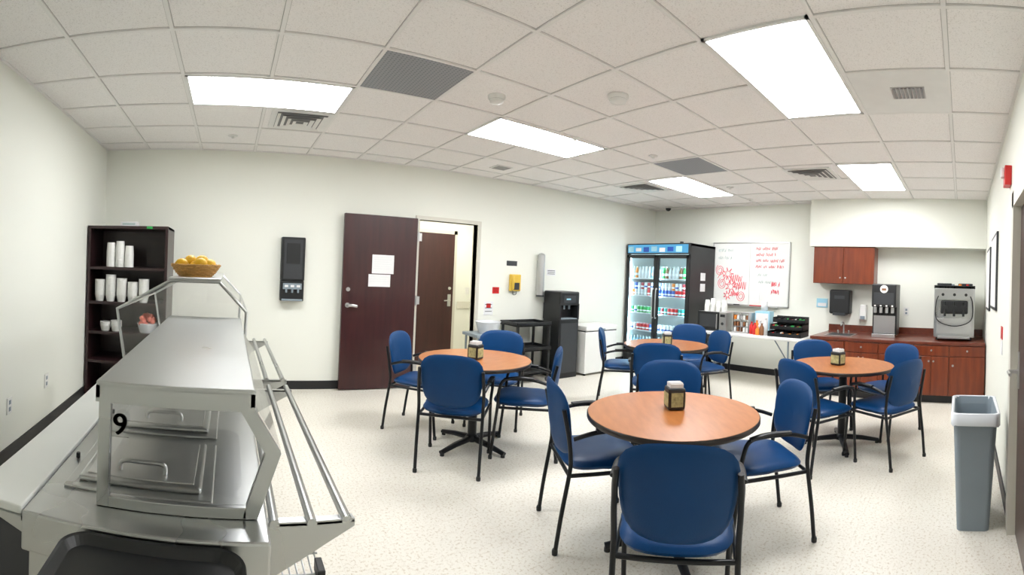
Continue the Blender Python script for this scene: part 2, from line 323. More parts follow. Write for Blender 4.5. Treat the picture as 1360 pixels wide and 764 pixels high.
# ---------------------------------------------------------------- tables
b=MB(); R=.485
b.lathe([(R-.004,.72),(R,.724),(R,.744),(R-.004,.748)],(0,0,0),'edge',72)
b.lathe([(.001,.7485),(R-.006,.7485),(R-.006,.750),(.001,.750)],(0,0,0),'top',72,cap=False,smooth=False)
b.lathe([(.038,.06),(.038,.70)],(0,0,0),'frame',24); b.lathe([(.06,.05),(.06,.075),(.04,.10)],(0,0,0),'frame',24); b.lathe([(.05,.66),(.12,.70),(.12,.72)],(0,0,0),'frame',24)
for k in range(4):
    mx=Matrix.Rotation(k*math.pi/2,4,'Z'); b.tube([(.03,0,.07),(.20,0,.055),(.36,0,.028)],.034,'frame',12,mx,.022,.75); b.lathe([(.018,0),(.018,.02)],(.345,0,0),'black',12,mx)
    b.box((.05,-.02,.70),(.33,.02,.722),'frame',0,mx)
table=b.mesh('round_dining_table')
TB_=[(2.03,3.43,.3),(2.16,1.50,.9),(4.32,1.10,.4),(4.34,3.16,.5)]
for x,y,r in TB_: place('round_dining_table',table,x,y,0,r)
b=MB(); b.box((-.055,-.05,0),(.055,.05,.125),'black',.012); b.box((-.056,-.035,.02),(-.05,.035,.10),'napkin'); b.box((-.045,-.052,.02),(.045,-.045,.095),'napkin'); b.box((.05,-.035,.02),(.056,.035,.10),'napkin')
b.box((-.045,.045,.02),(.045,.052,.095),'napkin')
for i in range(7): b.box((-.042+.012*i,-.038,.12),(-.034+.012*i,.038,.148+.004*(i%2)),'paper')
nap=b.mesh('napkin_dispenser')
for (x,y,r) in ((2.02,3.41,.5),(2.22,1.54,.9),(4.26,1.14,1.2),(4.30,3.12,.8)): place('napkin_dispenser',nap,x,y,.7502,r)

# ---------------------------------------------------------------- bookshelf
b=MB(); x0,x1,y0,y1,h=XL+.015,-.635,4.76,5.28,1.835; t=.03
b.box((x0,y0,0),(x0+t,y1,h),'shelf',.002); b.box((x1-t,y0,0),(x1,y1,h),'shelf',.002); b.box((x0+t,y1-.015,.06),(x1-t,y1,h-.03),'shelf'); b.box((x0,y0-.005,h-.03),(x1,y1,h),'shelf',.002); b.box((x0+t,y0+.02,0),(x1-t,y0+.04,.08),'shelf')
SZ=[.08,.40,.71,1.03,1.40]
for z in SZ: b.box((x0+t,y0+.005,z-.028),(x1-t,y1-.015,z),'shelf')
b.box((-.86,y0-.008,1.808),(-.80,y0-.005,1.832),'green')
sh=b.done('bookshelf',((x0+x1)/2,(y0+y1)/2,0))
def stack(b,x,y,z,n,r=.045,hh=.10,step=.016,m='white',inv=True,rb=None):
    rb=rb or r*.72
    for i in range(n):
        zz=z+i*step
        pr=[(r,0),(r+.003,.004),(r,.01),(rb,hh)] if inv else [(rb,0),(r,hh-.004),(r+.003,hh),(r-.002,hh)]
        b.lathe(pr,(x,y,zz),m,18)
b=MB()
for i,(x,n) in enumerate(((-1.26,11),(-1.16,12),(-1.06,9))): stack(b,x,4.86,1.401,n,.048,rb=.042)
for i,(x,n) in enumerate(((-1.37,10),(-1.25,13),(-1.13,11),(-1.01,9),(-.89,11))): stack(b,x,4.85,1.031,n,.056,.07,.018,inv=False)
for i,(x,n) in enumerate(((-1.30,3),(-1.18,4))): stack(b,x,4.86,.711,n,.06,.06,.018,inv=False)
b.done('foam_cup_stack',(-1.18,4.86,.711),)
b=MB(); stack(b,-.84,4.90,.712,1,.12,.10,.01,'tub',False,.09)
for i in range(34): b.lathe([(.005,-.028),(.022,-.018),(.03,0),(.022,.018),(.005,.028)],(-.84+random.uniform(-.075,.075),4.90+random.uniform(-.075,.075),.82+random.uniform(-.03,.07)),'pink',10)
b.done('fruit_bowl',(-.84,4.9,.712))
b=MB(); b.box((-1.16,4.84,1.836),(-.98,4.96,1.885),'paper',.003); b.box((-1.14,4.838,1.85),(-1.0,4.84,1.872),'bink'); b.done('cardboard_box',(-1.07,4.9,1.836))

# ---------------------------------------------------------------- serving counter
b=MB(); Y0,Y1=1.0,3.85; XA,XB=-.44,.10
b.box((XA,Y0,.12),(XB,Y1,.80),'steel'); 
b.box((XA-.01,Y0-.03,.80),(XB+.01,2.40,.895),'steel',.006); b.box((XA-.01,2.44,.80),(XB+.01,Y1,.895),'steel',.006)
for x in (XA+.05,XB-.05):
    for y in (1.08,2.36,2.5,3.78): b.cyl((x,y,0),(x,y,.13),.022,'steel')
for y in (1.12,1.54,1.96,2.56,2.98,3.40):
    b.box((-.40,y,.894),(-.02,y+.36,.903),'steel',.004); b.box((-.37,y+.03,.902),(-.05,y+.33,.918),'steel',.008,seg=3)
    b.box((-.35,y+.05,.917),(-.07,y+.31,.921),'alum',.002)
    b.tube(bez([(-.27,y+.09,.919),(-.265,y+.09,.945),(-.21,y+.09,.948),(-.155,y+.09,.945),(-.15,y+.09,.919)]),.006,'steel')
    b.cyl((-.42,y+.18,.895),(-.42,y+.18,.91),.006,'black')
b.box((-.245,Y0-.033,.862),(-.135,Y0-.030,.878),'alum'); b.text('CAUTION  HOT',.013,TA(-.24,.865,Y0-.034),'kink')
# operator cutting board shelf
b.box((-.60,.97,.868),(-.45,3.85,.880),'steel'); b.box((-.595,.975,.880),(-.452,3.85,.902),'board',.004)
for y in (1.02,2.3,3.7): b.prism([(-.44,.868),(-.60,.868),(-.60,.855),(-.44,.80)],y,y+.006,'steel',1)
# tray rails
for (ya,yb) in ((1.10,2.36),(2.50,3.82)):
    for x in (.13,.222,.31): b.tube([(x,ya,.86),(x,yb,.86)],.0125,'steel',14)
    for y in (ya+.02,yb-.04):
        b.prism([(.10,.855),(.335,.855),(.335,.835),(.27,.80),(.10,.70)],y,y+.008,'steel',1); b.box((.10,y,.845),(.335,y+.03,.851),'steel')
b.done('serving_counter',(-.17,2.4,0))
# near sneeze guard
b=MB()
b.box((-.30,1.05,1.185),(.07,2.42,1.200),'steel',.004); b.box((-.30,1.05,1.150),(.07,1.06,1.190),'steel'); b.box((-.30,1.05,1.16),(-.29,2.42,1.19),'steel'); b.box((.06,1.05,1.16),(.07,2.42,1.19),'steel')
for y in (1.06,2.38):
    b.box((-.295,y,.896),(-.265,y+.02,1.16),'steel',.002); b.box((-.265,y,.896),(.06,y+.02,.922),'steel',.002)
    b.prism([(.03,1.16),(.065,1.16),(.135,1.05),(.085,.897),(.05,.897),(.098,1.05)],y,y+.02,'steel',1)
    b.prism([(-.265,.925),(.055,.925),(.098,1.05),(.035,1.16),(-.265,1.16)],y+.008,y+.012,'glass',1)
b.add([(.07,1.08,1.158),(.07,2.38,1.158),(.137,2.38,1.05),(.137,1.08,1.05)],[[0,1,2,3]],'glass')
b.add([(.137,1.08,1.05),(.137,2.38,1.05),(.11,2.38,.97),(.11,1.08,.97)],[[0,1,2,3]],'glass')
for dx in (0,.0015,.003): b.text('9',.072,TA(-.260+dx,1.076,1.055),'kink',ext=.002)
b.done('sneeze_guard',(-.1,1.7,.896))
# far sneeze guard (gabled)
b=MB()
b.box((-.32,2.47,1.385),(-.04,3.80,1.400),'steel',.004)
for y in (2.48,3.78):
    b.tube([(-.545,y,.903),(-.60,y,1.215),(-.31,y,1.38),(-.05,y,1.38),(.10,y,1.225),(.09,y,.896)],.009,'steel',8)
    b.prism([(-.545,.91),(-.60,1.215),(-.31,1.38),(-.05,1.38),(.10,1.225),(.09,.91)],y-.002,y+.002,'glass',1)
b.add([(-.60,2.48,1.215),(-.60,3.78,1.215),(-.31,3.78,1.383),(-.31,2.48,1.383)],[[0,1,2,3]],'glass')
b.add([(.10,2.48,1.225),(.10,3.78,1.225),(-.05,3.78,1.383),(-.05,2.48,1.383)],[[0,1,2,3]],'glass')
for p in ((-.60,1.215),(.10,1.225)): b.tube([(p[0],2.48,p[1]),(p[0],3.78,p[1])],.007,'steel',8)
b.done('sneeze_guard',(-.2,3.1,.896))
# basket of lemons
b=MB(); c=(-.19,2.64,1.401)
for k in range(8):
    z=.006+k*.0085; r=.085+.045*(k/7)**.8
    pts=[(c[0]+(r*1.05+.004*math.sin(i*math.pi/2*1.0+k*math.pi))*math.cos(2*math.pi*i/48),c[1]+(r*.8+.004*math.sin(i*math.pi/2+k*math.pi))*math.sin(2*math.pi*i/48),c[2]+z) for i in range(49)]
    b.tube(pts,.0055,'wicker',6)
for i in range(24):
    a=2*math.pi*i/24; b.tube([(c[0]+.088*math.cos(a),c[1]+.068*math.sin(a),c[2]+.002),(c[0]+.136*math.cos(a),c[1]+.103*math.sin(a),c[2]+.072)],.003,'wicker',5)
b.lathe([(.088,.0),(.088,.006)],c,'wicker',24,)
b.done('wicker_basket',c)
b=MB()
for (dx,dy,dz,rz) in ((-.06,0,.055,.3),(.0,-.035,.058,1.2),(.06,.01,.055,2.),(0,.045,.055,.5),(-.03,.0,.09,1.0),(.035,.0,.09,.1),(-.075,-.03,.07,.2),(.08,-.02,.07,.9),(.03,-.05,.075,.2)):
    mx=Matrix.Translation((c[0]+dx,c[1]+dy,c[2]+dz))@Matrix.Rotation(rz,4,'Z')@Matrix.Rotation(math.pi/2,4,'Y')
    b.lathe([(.002,-.044),(.010,-.038),(.024,-.026),(.031,-.010),(.032,.006),(.026,.024),(.012,.036),(.008,.042),(.002,.045)],(0,0,0),'yellow',20,mx)
b.done('lemon_pile',(c[0],c[1],c[2]+.05))
# tray stand + trays in foreground
b=MB(); xa,xb,ya,yb=-.33,.055,.50,.955
for x in (xa+.03,xb-.03):
    for y in (ya+.03,yb-.03): b.cyl((x,y,0),(x,y,.825),.012,'steel')
b.box((xa+.01,ya+.01,.815),(xb-.01,yb-.01,.83),'steel',.003); b.box((xa+.02,ya+.02,.2),(xb-.02,yb-.02,.21),'steel'); b.done('tray_stand',(-.14,.71,0))
b=MB()
for k in range(4):
    z=.831+k*.012
    b.box((xa+.02,ya+.02,z),(xb-.02,yb-.02,z+.006),'black',.003)
z=.831+.042
ring=[(0,.004),(.02,.004),(.034,.020),(.04,.022),(.042,.018)]
vs=[];fs=[]
def rr(hw,hd,r,k=8):
    out=[]
    for (sx,sy,a0) in ((1,1,0),(-1,1,90),(-1,-1,180),(1,-1,270)):
        for i in range(k+1):
            a=math.radians(a0+90*i/k); out.append((sx*(hw-r)+r*math.cos(a),sy*(hd-r)+r*math.sin(a)))
    return out
cx,cy=(xa+xb)/2,(ya+yb)/2
for w,zz in ring:
    for p in rr(.15+w,.185+w,.02+w): vs.append((cx+p[0],cy+p[1],z+zz))
nn=len(vs)//5
for j in range(4):
    for i in range(nn): fs.append([j*nn+i,j*nn+(i+1)%nn,(j+1)*nn+(i+1)%nn,(j+1)*nn+i])
fs.append(list(range(nn))); b.add(vs,fs,'black',False)
b.done('cafeteria_tray',(cx,cy,.831))
# wire cutlery basket under rail
b=MB()
for k in range(8): b.tube([(.13+.02*k,1.14,.66),(.13+.02*k,1.30,.66),(.13+.02*k,1.30,.70)],.0025,'steel',6)
for z,y in ((.66,1.14),(.66,1.21),(.66,1.30),(.70,1.30)): b.tube([(.113,y,z),(.28,y,z)],.003,'steel',6)
b.box((.255,1.16,.665),(.275,1.22,.70),'black',.003); b.done('wire_basket',(.19,1.2,.66))
b=MB(); b.box((-1.35,1.2,0),(-.62,3.2,.012),'mat',.004); b.done('floor_mat',(-1,2.2,0))

# ---------------------------------------------------------------- wall A items
b=MB(); y=YA-.002
b.box((.60,y-.10,1.30),(.88,y,1.81),'black',.012); b.box((.60,y-.085,1.06),(.88,y,1.30),'black',.01); b.box((.63,y-.106,1.32),(.85,y-.10,1.78),'dgray',.003); b.box((.66,y-.11,1.50),(.82,y-.106,1.74),'black',.002)
b.box((.63,y-.11,1.20),(.85,y-.085,1.27),'gray',.004); b.box((.62,y-.12,1.065),(.86,y-.08,1.085),'gray',.003)
for x in (.67,.74,.81): b.cyl((x,y-.10,1.16),(x,y-.10,1.2),.012,'gray'); b.box((x-.02,y-.115,1.225),(x+.02,y-.11,1.25),'paper')
b.done('condiment_dispenser',(.745,y,1.06))
b=MB()
b.box((3.75,y-.05,1.24),(3.93,y,1.48),'phone',.012); b.box((3.80,y-.055,1.26),(3.90,y-.05,1.36),'dgray'); b.tube(bez([(3.78,y-.07,1.46),(3.77,y-.09,1.38),(3.78,y-.07,1.27)]),.017,'phone'); b.tube(bez([(3.78,y-.06,1.25),(3.80,y-.05,1.19),(3.85,y-.05,1.20),(3.86,y-.03,1.25)]),.005,'black',6); b.done('wall_telephone',(3.84,y,1.24))
def sign(name,x0,z0,x1,z1,m,m2=None,lines=0):
    b=MB(); b.box((x0,YA-.006,z0),(x1,YA-.001,z1),m,.001)
    if m2: b.box((x0+.015,YA-.008,z0+.015),(x1-.015,YA-.006,z1-.015),m2)
    for i in range(lines):
        zz=z1-(z1-z0)*(i+1)/(lines+1); b.box((x0+.02,YA-.008,zz),(x1-.02,YA-.006,zz+.008),'kink')
    b.done(name,((x0+x1)/2,YA,z0))
sign('wall_sign',3.70,1.60,3.88,1.67,'dgray',None,0)
sign('fire_notice',3.48,1.20,3.59,1.29,'red','red',2)
sign('extinguisher_notice',3.35,.90,3.50,1.09,'paper',None,3)
sign('posted_note',4.43,1.48,4.61,1.58,'paper',None,3)
b=MB(); b.box((3.39,YA-.008,1.0),(3.46,YA-.006,1.06),'red'); b.done('notice_symbol',(3.42,YA,1.0))
b=MB(); b.cyl((4.27,y-.07,1.19),(4.27,y-.07,1.78),.055,'alum',24); b.cyl((4.27,y-.07,1.165),(4.27,y-.07,1.19),.06,'dgray',24); b.lathe([(.055,0),(.04,.02),(.01,.03)],(4.27,y-.07,1.78),'alum'); b.box((4.24,y-.03,1.25),(4.30,y,1.7),'alum'); b.done('cup_dispenser',(4.27,y,1.165))
# utility cart
b=MB(); x0,x1,y0,y1=3.60,4.20,5.02,5.44
for z in (.12,.44,.78): 
    b.box((x0,y0,z),(x1,y1,z+.02),'black',.004)
    for e in ((x0,y0,x1,y0+.015),(x0,y1-.015,x1,y1),(x0,y0,x0+.015,y1),(x1-.015,y0,x1,y1)): b.box((e[0],e[1],z),(e[2],e[3],z+.055),'black',.003)
for x in (x0+.03,x1-.03):
    for yy in (y0+.03,y1-.03): b.cyl((x,yy,.07),(x,yy,.80),.02,'black'); b.cyl((x,yy-.012,.035),(x,yy+.012,.035),.035,'dgray')
b.done('utility_cart',(3.9,5.23,0))
b=MB(); b.lathe([(.12,0),(.165,.14),(.172,.15),(.165,.15),(.115,.01)],(3.24,5.18,.70),'tub',28,cap=False); b.lathe([(.12,0),(.02,.001)],(3.24,5.18,.70),'tub',28)
b.done('white_tub',(3.24,5.18,.70))
b=MB(); b.box((2.98,5.0,.66),(3.44,5.40,.699),'gray',.006)
for x in (3.02,3.40):
    for yy in (5.04,5.36): b.cyl((x,yy,0),(x,yy,.67),.014,'gray')
b.box((3.0,5.02,.25),(3.42,5.38,.27),'gray',.004); b.done('side_stand',(3.19,5.2,0))
# water / ice dispenser
b=MB(); x0,x1,y0,y1=4.36,4.74,5.06,5.44
b.box((x0,y0,.0),(x1,y1,.86),'black',.015); b.box((x0,y0,1.06),(x1,y1,1.26),'black',.02); b.box((x0,y0+.15,.84),(x1,y1,1.08),'black'); b.box((x0+.02,y0+.01,.845),(x1-.02,y0+.15,.868),'gray',.003)
for x in (x0,x1-.03): b.box((x,y0,.85),(x+.03,y0+.16,1.08),'black')
b.cyl((4.50,y0+.07,1.0),(4.50,y0+.07,1.07),.015,'gray'); b.cyl((4.60,y0+.07,1.0),(4.60,y0+.07,1.07),.015,'gray'); b.box((x0+.08,y0-.004,1.10),(x1-.08,y0,1.20),'dgray',.003); b.box((x0+.12,y0-.006,1.14),(x0+.20,y0-.004,1.16),'cyan'); b.box((x0+.03,y0-.006,.08),(x1-.03,y0,.80),'dgray',.004)
b.done('water_dispenser',(4.55,5.25,0))
# chest freezer
b=MB(); x0,x1,y0,y1=4.84,5.52,5.0,5.44
b.box((x0,y0,.03),(x1,y1,.66),'white',.012); b.box((x0-.005,y0-.01,.672),(x1+.005,y1,.745),'white',.015); b.box((x0+.005,y0+.005,.655),(x1-.005,y1-.01,.675),'dgray'); b.box((5.12,y0-.022,.68),(5.24,y0-.008,.70),'gray',.003)
for x in (x0+.05,x1-.05): b.cyl((x,y0+.05,0),(x,y0+.05,.04),.02,'black'); b.cyl((x,y1-.05,0),(x,y1-.05,.04),.02,'black')
b.done('chest_freezer',(5.18,5.2,0))
# ---------------------------------------------------------------- fridge
fx,fX,fy,fY,fh=6.20,7.0,4.12,5.45,2.10
b=MB()
b.box((fx+.03,fy,0.06),(fX,fy+.04,fh),'black',.004); b.box((fx+.03,fY-.04,.06),(fX,fY,fh),'black',.004); b.box((fX-.04,fy+.04,.06),(fX,fY-.04,fh),'white'); b.box((fx+.03,fy,fh-.04),(fX,fY,fh),'black'); b.box((fx+.03,fy,.06),(fX,fY,.24),'black')
b.box((fx,fy,1.92),(fx+.06,fY,fh),'black',.006); b.box((fx-.004,fy+.03,1.94),(fx,fY-.03,fh-.02),'hdr'); b.box((fx+.05,fy+.04,1.92),(fX-.05,fY-.04,1.94),'white')
for k in range(7):
    yc=fy+.15+.17*k; b.box((fx-.006,yc,1.955+.01*(k%2)),(fx-.003,yc+.12,2.05-.012*(k%3)),['cyan','dblue','paper','cyan','dblue','paper','cyan'][k])
b.box((fx+.07,fy+.042,.24),(fX-.05,fy+.046,1.92),'white'); b.box((fx+.07,fY-.046,.24),(fX-.05,fY-.042,1.92),'white')
b.box((fx,fy,.06),(fx+.06,fY,.22),'black',.006)
for i in range(10): b.box((fx-.003,fy+.1,.08+i*.012),(fx+.001,fY-.1,.084+i*.012),'dgray')
ym=(fy+fY)/2
for (a,c) in ((fy+.01,ym-.005),(ym+.005,fY-.01)):
    for e in ((a,.23,a+.05,1.91),(c-.05,.23,c,1.91)): b.box((fx,e[0],e[1]),(fx+.04,e[2],e[3]),'black',.004)
    b.box((fx,a,.23),(fx+.04,c,.30),'black',.004); b.box((fx,a,1.85),(fx+.04,c,1.91),'black',.004)
    b.box((fx+.018,a+.05,.30),(fx+.022,c-.05,1.85),'fglass')
for yy in (ym-.035,ym+.035): b.tube(bez([(fx,yy,.85),(fx-.035,yy,.88),(fx-.035,yy,1.3),(fx,yy,1.33)]),.009,'alum')
for yy in (fy+.055,ym-.03,ym+.03,fY-.055): b.box((fx+.045,yy-.008,.30),(fx+.055,yy+.008,1.88),'fl')
sz=[.27,.60,.90,1.20,1.50]
for z in sz: b.box((fx+.08,fy+.045,z-.012),(fX-.06,fY-.045,z-.004),'white'); b.box((fx+.08,fy+.045,z-.015),(fx+.085,fY-.045,z+.012),'paper')
for yy,zz in ((fy-.002,1.5),(fy-.002,1.32)): b.box((6.55,yy,zz),(6.70,yy+.002,zz+.13),'paper')
b.lathe([(.03,0),(.03,.04)],(6.4,fy+.3,fh),'black')
for x in (fx+.08,fX-.06):
    for yy in (fy+.06,fY-.06): b.cyl((x,yy,0),(x,yy,.07),.025,'black')
fr=b.done('beverage_refrigerator',(6.6,ym,0))
b=MB()
rows=[['cyan','silver','paper','cyan'],['silver','dblue','paper','green','red'],['green','teal','paper','dred','red','green'],['dred','silver','red','paper','dblue','silver','orange'],['paper','silver','orange','silver','green','brown','cyan']]
def can(xx,yy,z,m):
    b.lathe([(.026,0),(.031,.006),(.031,.105),(.026,.116)],(xx,yy,z),m,12); b.lathe([(.0316,.035),(.0316,.06)],(xx,yy,z),'paper' if m!='paper' else 'dblue',12,cap=False); b.lathe([(.027,.112),(.025,.118)],(xx,yy,z),'silver',12)
for si,z in enumerate(sz):
    yy=fy+.10; prev=None
    while yy<fY-.07:
        if abs(yy-ym)<.02: yy+=.03
        m=prev if prev and random.random()<.35 else random.choice(rows[si]); prev=m
        for xx in (6.33,6.41,6.49):
            if si in (1,2,3):
                can(xx,yy,z-.003,m)
                if si==3: can(xx,yy,z+.115,random.choice(rows[si]) if xx<6.35 else m)
            else:
                b.lathe([(.030,0),(.032,.01),(.032,.13),(.014,.18),(.012,.2)],(xx,yy,z-.003),'cyan' if si==0 else m,12); b.lathe([(.0325,.06),(.0325,.10)],(xx,yy,z-.003),'paper',12,cap=False); b.lathe([(.014,.2),(.014,.215)],(xx,yy,z-.003),'white',10)
        yy+=.070
b.done('bottled_drinks',(6.4,ym,.3),parent=fr)
# ---------------------------------------------------------------- whiteboard
b=MB(); X=XR-.002
b.box((X-.02,2.74,1.12),(X,4.16,2.17),'wboard'); 
for e in ((2.73,1.11,4.17,1.13),(2.73,2.16,4.17,2.18),(2.73,1.11,2.745,2.18),(4.155,1.11,4.17,2.18)): b.box((X-.028,e[0],e[1]),(X,e[2],e[3]),'alum')
b.box((X-.0215,3.447,1.12),(X-.015,3.452,2.17),'alum')
b.box((X-.09,2.9,1.10),(X-.02,4.0,1.115),'alum'); 
for yy in (3.2,3.3,3.6): b.cyl((X-.06,yy,1.122),(X-.06,yy+.11,1.122),.008,random.choice(['red','kink']))
xt=X-.0215
RS=random.Random(3)
def scrawl(y,z,w,h,m='ink',r=.0032,tilt=0):
    yy=y
    while yy>y-w:
        L=RS.uniform(.06,.15); L=min(L,yy-(y-w)+.01); n=max(2,int(L/.018)); p=[]
        for i in range(n*2):
            t=i/(n*2-1); q=yy-L*t+RS.uniform(-.008,.006); zz=z+tilt*(y-q)+(h*RS.uniform(.55,1.0) if i%2 else -h*RS.uniform(-.1,.15))
            p.append((xt,q,zz))
        if len(p)>2: b.tube(bez(p,4),r,m,5)
        yy-=L+.035
for i,w in enumerate((.40,.34,.50,.52)): scrawl(3.34,2.05-.10*i,w,.055,'ink',.0032)
for i,w in enumerate((.18,.26)): scrawl(3.30-.02*i,1.62-.12*i,w,.05,'bink',.0022)
for i,w in enumerate((.14,.16)): scrawl(3.05,1.45-.12*i,w,.08,'pinkink',.004)
for i,w in enumerate((.30,.25)): scrawl(4.06,2.02-.13*i,w,.06,'bink',.0022)
for i,(yy,zz,s) in enumerate(((4.02,1.70,.09),(3.86,1.64,.11),(3.70,1.56,.11),(3.97,1.47,.09),(3.80,1.42,.11),(3.62,1.44,.11),(3.60,1.27,.09),(3.86,1.27,.08),(3.72,1.30,.07))):
    if i%3==0: pts=[(xt,yy+s*(.25+.12*j/3)*math.cos(j*.8),zz+s*(.3+.14*j/3)*math.sin(j*.8)) for j in range(18)]
    elif i%3==1: pts=[(xt,yy+s*(1 if j%2 else .35)*math.cos(j*math.pi/7),zz+s*(1 if j%2 else .35)*math.sin(j*math.pi/7)) for j in range(15)]
    else: pts=[(xt,yy+s-2*s*j/11,zz+s*.7*(1 if j%2 else -1)*RS.uniform(.5,1)) for j in range(12)]
    b.tube(bez(pts,4),.005,'pinkink',5)
for k in range(4): b.tube(bez([(xt,4.06-.1*k+RS.uniform(-.02,.02),1.56-.05*k),(xt,3.98-.1*k,1.66-.06*k),(xt,3.92-.1*k,1.54-.05*k)],5),.005,'pinkink',5)
b.box((xt-.002,3.25,1.16),(xt,3.42,1.36),'paper')
b.done('whiteboard',(X,3.45,1.1))
# ---------------------------------------------------------------- folding table and items
b=MB(); x0,x1,y0,y1=6.02,6.72,2.12,3.95
b.box((x0,y0,.70),(x1,y1,.745),'white',.015,seg=3)
for yy in (2.35,3.72):
    b.tube(bez([(x0+.06,yy,0.0),(x0+.06,yy,.35),(x0+.06,yy,.70)]),.013,'gray'); b.tube([(x1-.06,yy,0),(x1-.06,yy,.70)],.013,'gray'); b.tube([(x0+.06,yy,.2),(x1-.06,yy,.2)],.011,'gray'); b.tube([(x0+.35,yy,.2),(x0+.35,yy+(.35 if yy<3 else -.35),.69)],.009,'gray')
b.done('folding_table',(6.37,3.03,0)); tz=.746
b=MB(); x0,x1,y0,y1=6.10,6.50,3.36,3.86
b.box((x0+.015,y0,tz+.012),(x1,y1,tz+.29),'alum',.006); b.box((x0,y0+.12,tz+.015),(x0+.018,y1,tz+.288),'black',.004); b.box((x0-.003,y0+.17,tz+.06),(x0,y1-.04,tz+.25),'dgray',.002); b.box((x0,y0,tz+.015),(x0+.018,y0+.118,tz+.288),'alum',.004); b.box((x0-.003,y0+.02,tz+.22),(x0,y0+.10,tz+.26),'kink'); b.cyl((x0-.006,y0+.06,tz+.12),(x0,y0+.06,tz+.12),.022,'dgray')
b.tube([(x0-.03,y0+.145,tz+.04),(x0-.03,y0+.145,tz+.26)],.008,'alum')
for xx in (x0+.05,x1-.05):
    for yy in (y0+.05,y1-.05): b.cyl((xx,yy,tz),(xx,yy,tz+.015),.015,'black')
b.done('microwave_oven',(6.3,3.6,tz))
b=MB()
for (yy,n) in ((3.78,6),(3.68,8),(3.58,5),(3.48,7)): stack(b,6.25,yy,tz+.291,n,.045,.10,.014)
b.done('paper_cup_stack',(6.25,3.6,tz+.291))
b=MB(); b.box((6.15,3.02,tz),(6.40,3.30,tz+.02),'alum',.004)
for z in (.1,.2,.3): b.box((6.2,3.03,tz+z-.008),(6.40,3.29,tz+z),'alum')
for yy in (3.03,3.16,3.285): b.box((6.18,yy-.004,tz),(6.40,yy+.004,tz+.3),'alum')
for z in (.02,.1,.2):
    for k in range(5): b.box((6.20,3.045+k*.05,tz+z),(6.34,3.075+k*.05,tz+z+.06),random.choice(['paper','brown','orange','white']))
b.done('condiment_organizer',(6.28,3.16,tz))
b=MB()
for i,(xx,yy,m,hh) in enumerate(((6.2,2.98,'red',.18),(6.16,2.91,'red',.17),(6.2,2.84,'paper',.2),(6.14,2.79,'brown',.17),(6.25,2.92,'orange',.2),(6.23,2.77,'paper',.24),(6.13,2.85,'orange',.12))):
    b.lathe([(.030,0),(.033,.01),(.033,hh*.65),(.014,hh*.85),(.012,hh*.97),(.018,hh*.97),(.018,hh)],(xx,yy,tz),m,16)
b.done('sauce_bottles',(6.2,2.88,tz))
b=MB(); b.box((6.34,2.76,tz),(6.50,3.0,tz+.33),'cyan',.004); b.box((6.335,2.78,tz+.05),(6.34,2.98,tz+.3),'paper'); b.lathe([(.05,0),(.05,.14),(.035,.15)],(6.41,2.88,tz+.331),'paper'); b.done('tissue_box',(6.4,2.88,tz))
b=MB(); x0,x1,y0,y1=6.10,6.45,2.18,2.68
for k in range(3):
    z=tz+.0+k*.095; xx=x0+k*.09
    b.box((xx,y0,z),(x1,y1,z+.012),'black',.003); b.box((xx,y0,z),(xx+.01,y1,z+.05),'black')
    for j in range(5): b.box((xx,y0+j*.1225,z),(x1,y0+j*.1225+.008,z+.075),'black')
    for j in range(4):
        for q in range(3): b.box((xx+.02,y0+.02+j*.1225+q*.03,z+.012),(xx+.08,y0+.04+j*.1225+q*.03,z+.055+random.uniform(-.01,.01)),random.choice(['white','green','brown','kink','kink','red','orange']))
b.box((x1-.01,y0,tz),(x1,y1,tz+.28),'black'); b.done('coffee_condiment_rack',(6.28,2.43,tz))
# ---------------------------------------------------------------- base cabinets
b=MB(); X0,X1,Ya,Yb=6.10,XR-.015,YR+.015,2.02; ct=.80
b.box((X0+.07,Ya,0),(X1,Yb,.10),'base'); b.box((X0+.02,Ya,.10),(X1,Yb,ct-.04),'cherry'); b.box((X0-.01,Ya,ct-.04),(X1,Yb+.02,ct),'counter',.006); b.box((X1-.02,Ya,ct),(X1,Yb+.02,ct+.10),'counter')
n=5; w=(Yb-Ya)/n
for i in range(n):
    ya=Ya+i*w; big=(i==0)
    b.box((X0,ya+.008,.62),(X0+.02,ya+w-.008,ct-.05),'cherry',.004)
    if big: b.box((X0,ya+.008,.11),(X0+.02,ya+w-.008,.61),'cherry',.004); b.cyl((X0,ya+w-.05,.5),(X0-.02,ya+w-.05,.5),.014,'alum')
    else:
        b.box((X0,ya+.008,.11),(X0+.02,ya+w/2-.003,.61),'cherry',.004); b.box((X0,ya+w/2+.003,.11),(X0+.02,ya+w-.008,.61),'cherry',.004)
        for s in (-.03,.03): b.cyl((X0,ya+w/2+s,.55),(X0-.02,ya+w/2+s,.55),.012,'alum')
    b.cyl((X0,ya+w/2,.69),(X0-.02,ya+w/2,.69),.012,'alum')
b.box((6.28,1.50,ct-.002),(6.66,1.90,ct+.006),'steel',.002); b.box((6.31,1.53,ct+.004),(6.60,1.87,ct+.008),'dgray',.002)
b.tube(bez([(6.62,1.70,ct),(6.62,1.70,ct+.12),(6.60,1.70,ct+.16),(6.52,1.70,ct+.17),(6.46,1.70,ct+.13)]),.011,'alum')
for yy in (1.62,1.78): b.cyl((6.62,yy,ct),(6.62,yy,ct+.04),.012,'alum'); b.tube([(6.62,yy,ct+.045),(6.58,yy,ct+.05)],.007,'alum')
b.done('base_cabinet',(6.5,.85,0))
b=MB(); x0=6.74; ya,yb=1.30,2.24
b.box((x0+.02,ya,1.53),(XR-.002,yb,2.088),'cherry')
for (a,c) in ((ya+.005,ya+.465),(ya+.475,yb-.005)): b.box((x0,a,1.535),(x0+.02,c,2.07),'cherry',.004)
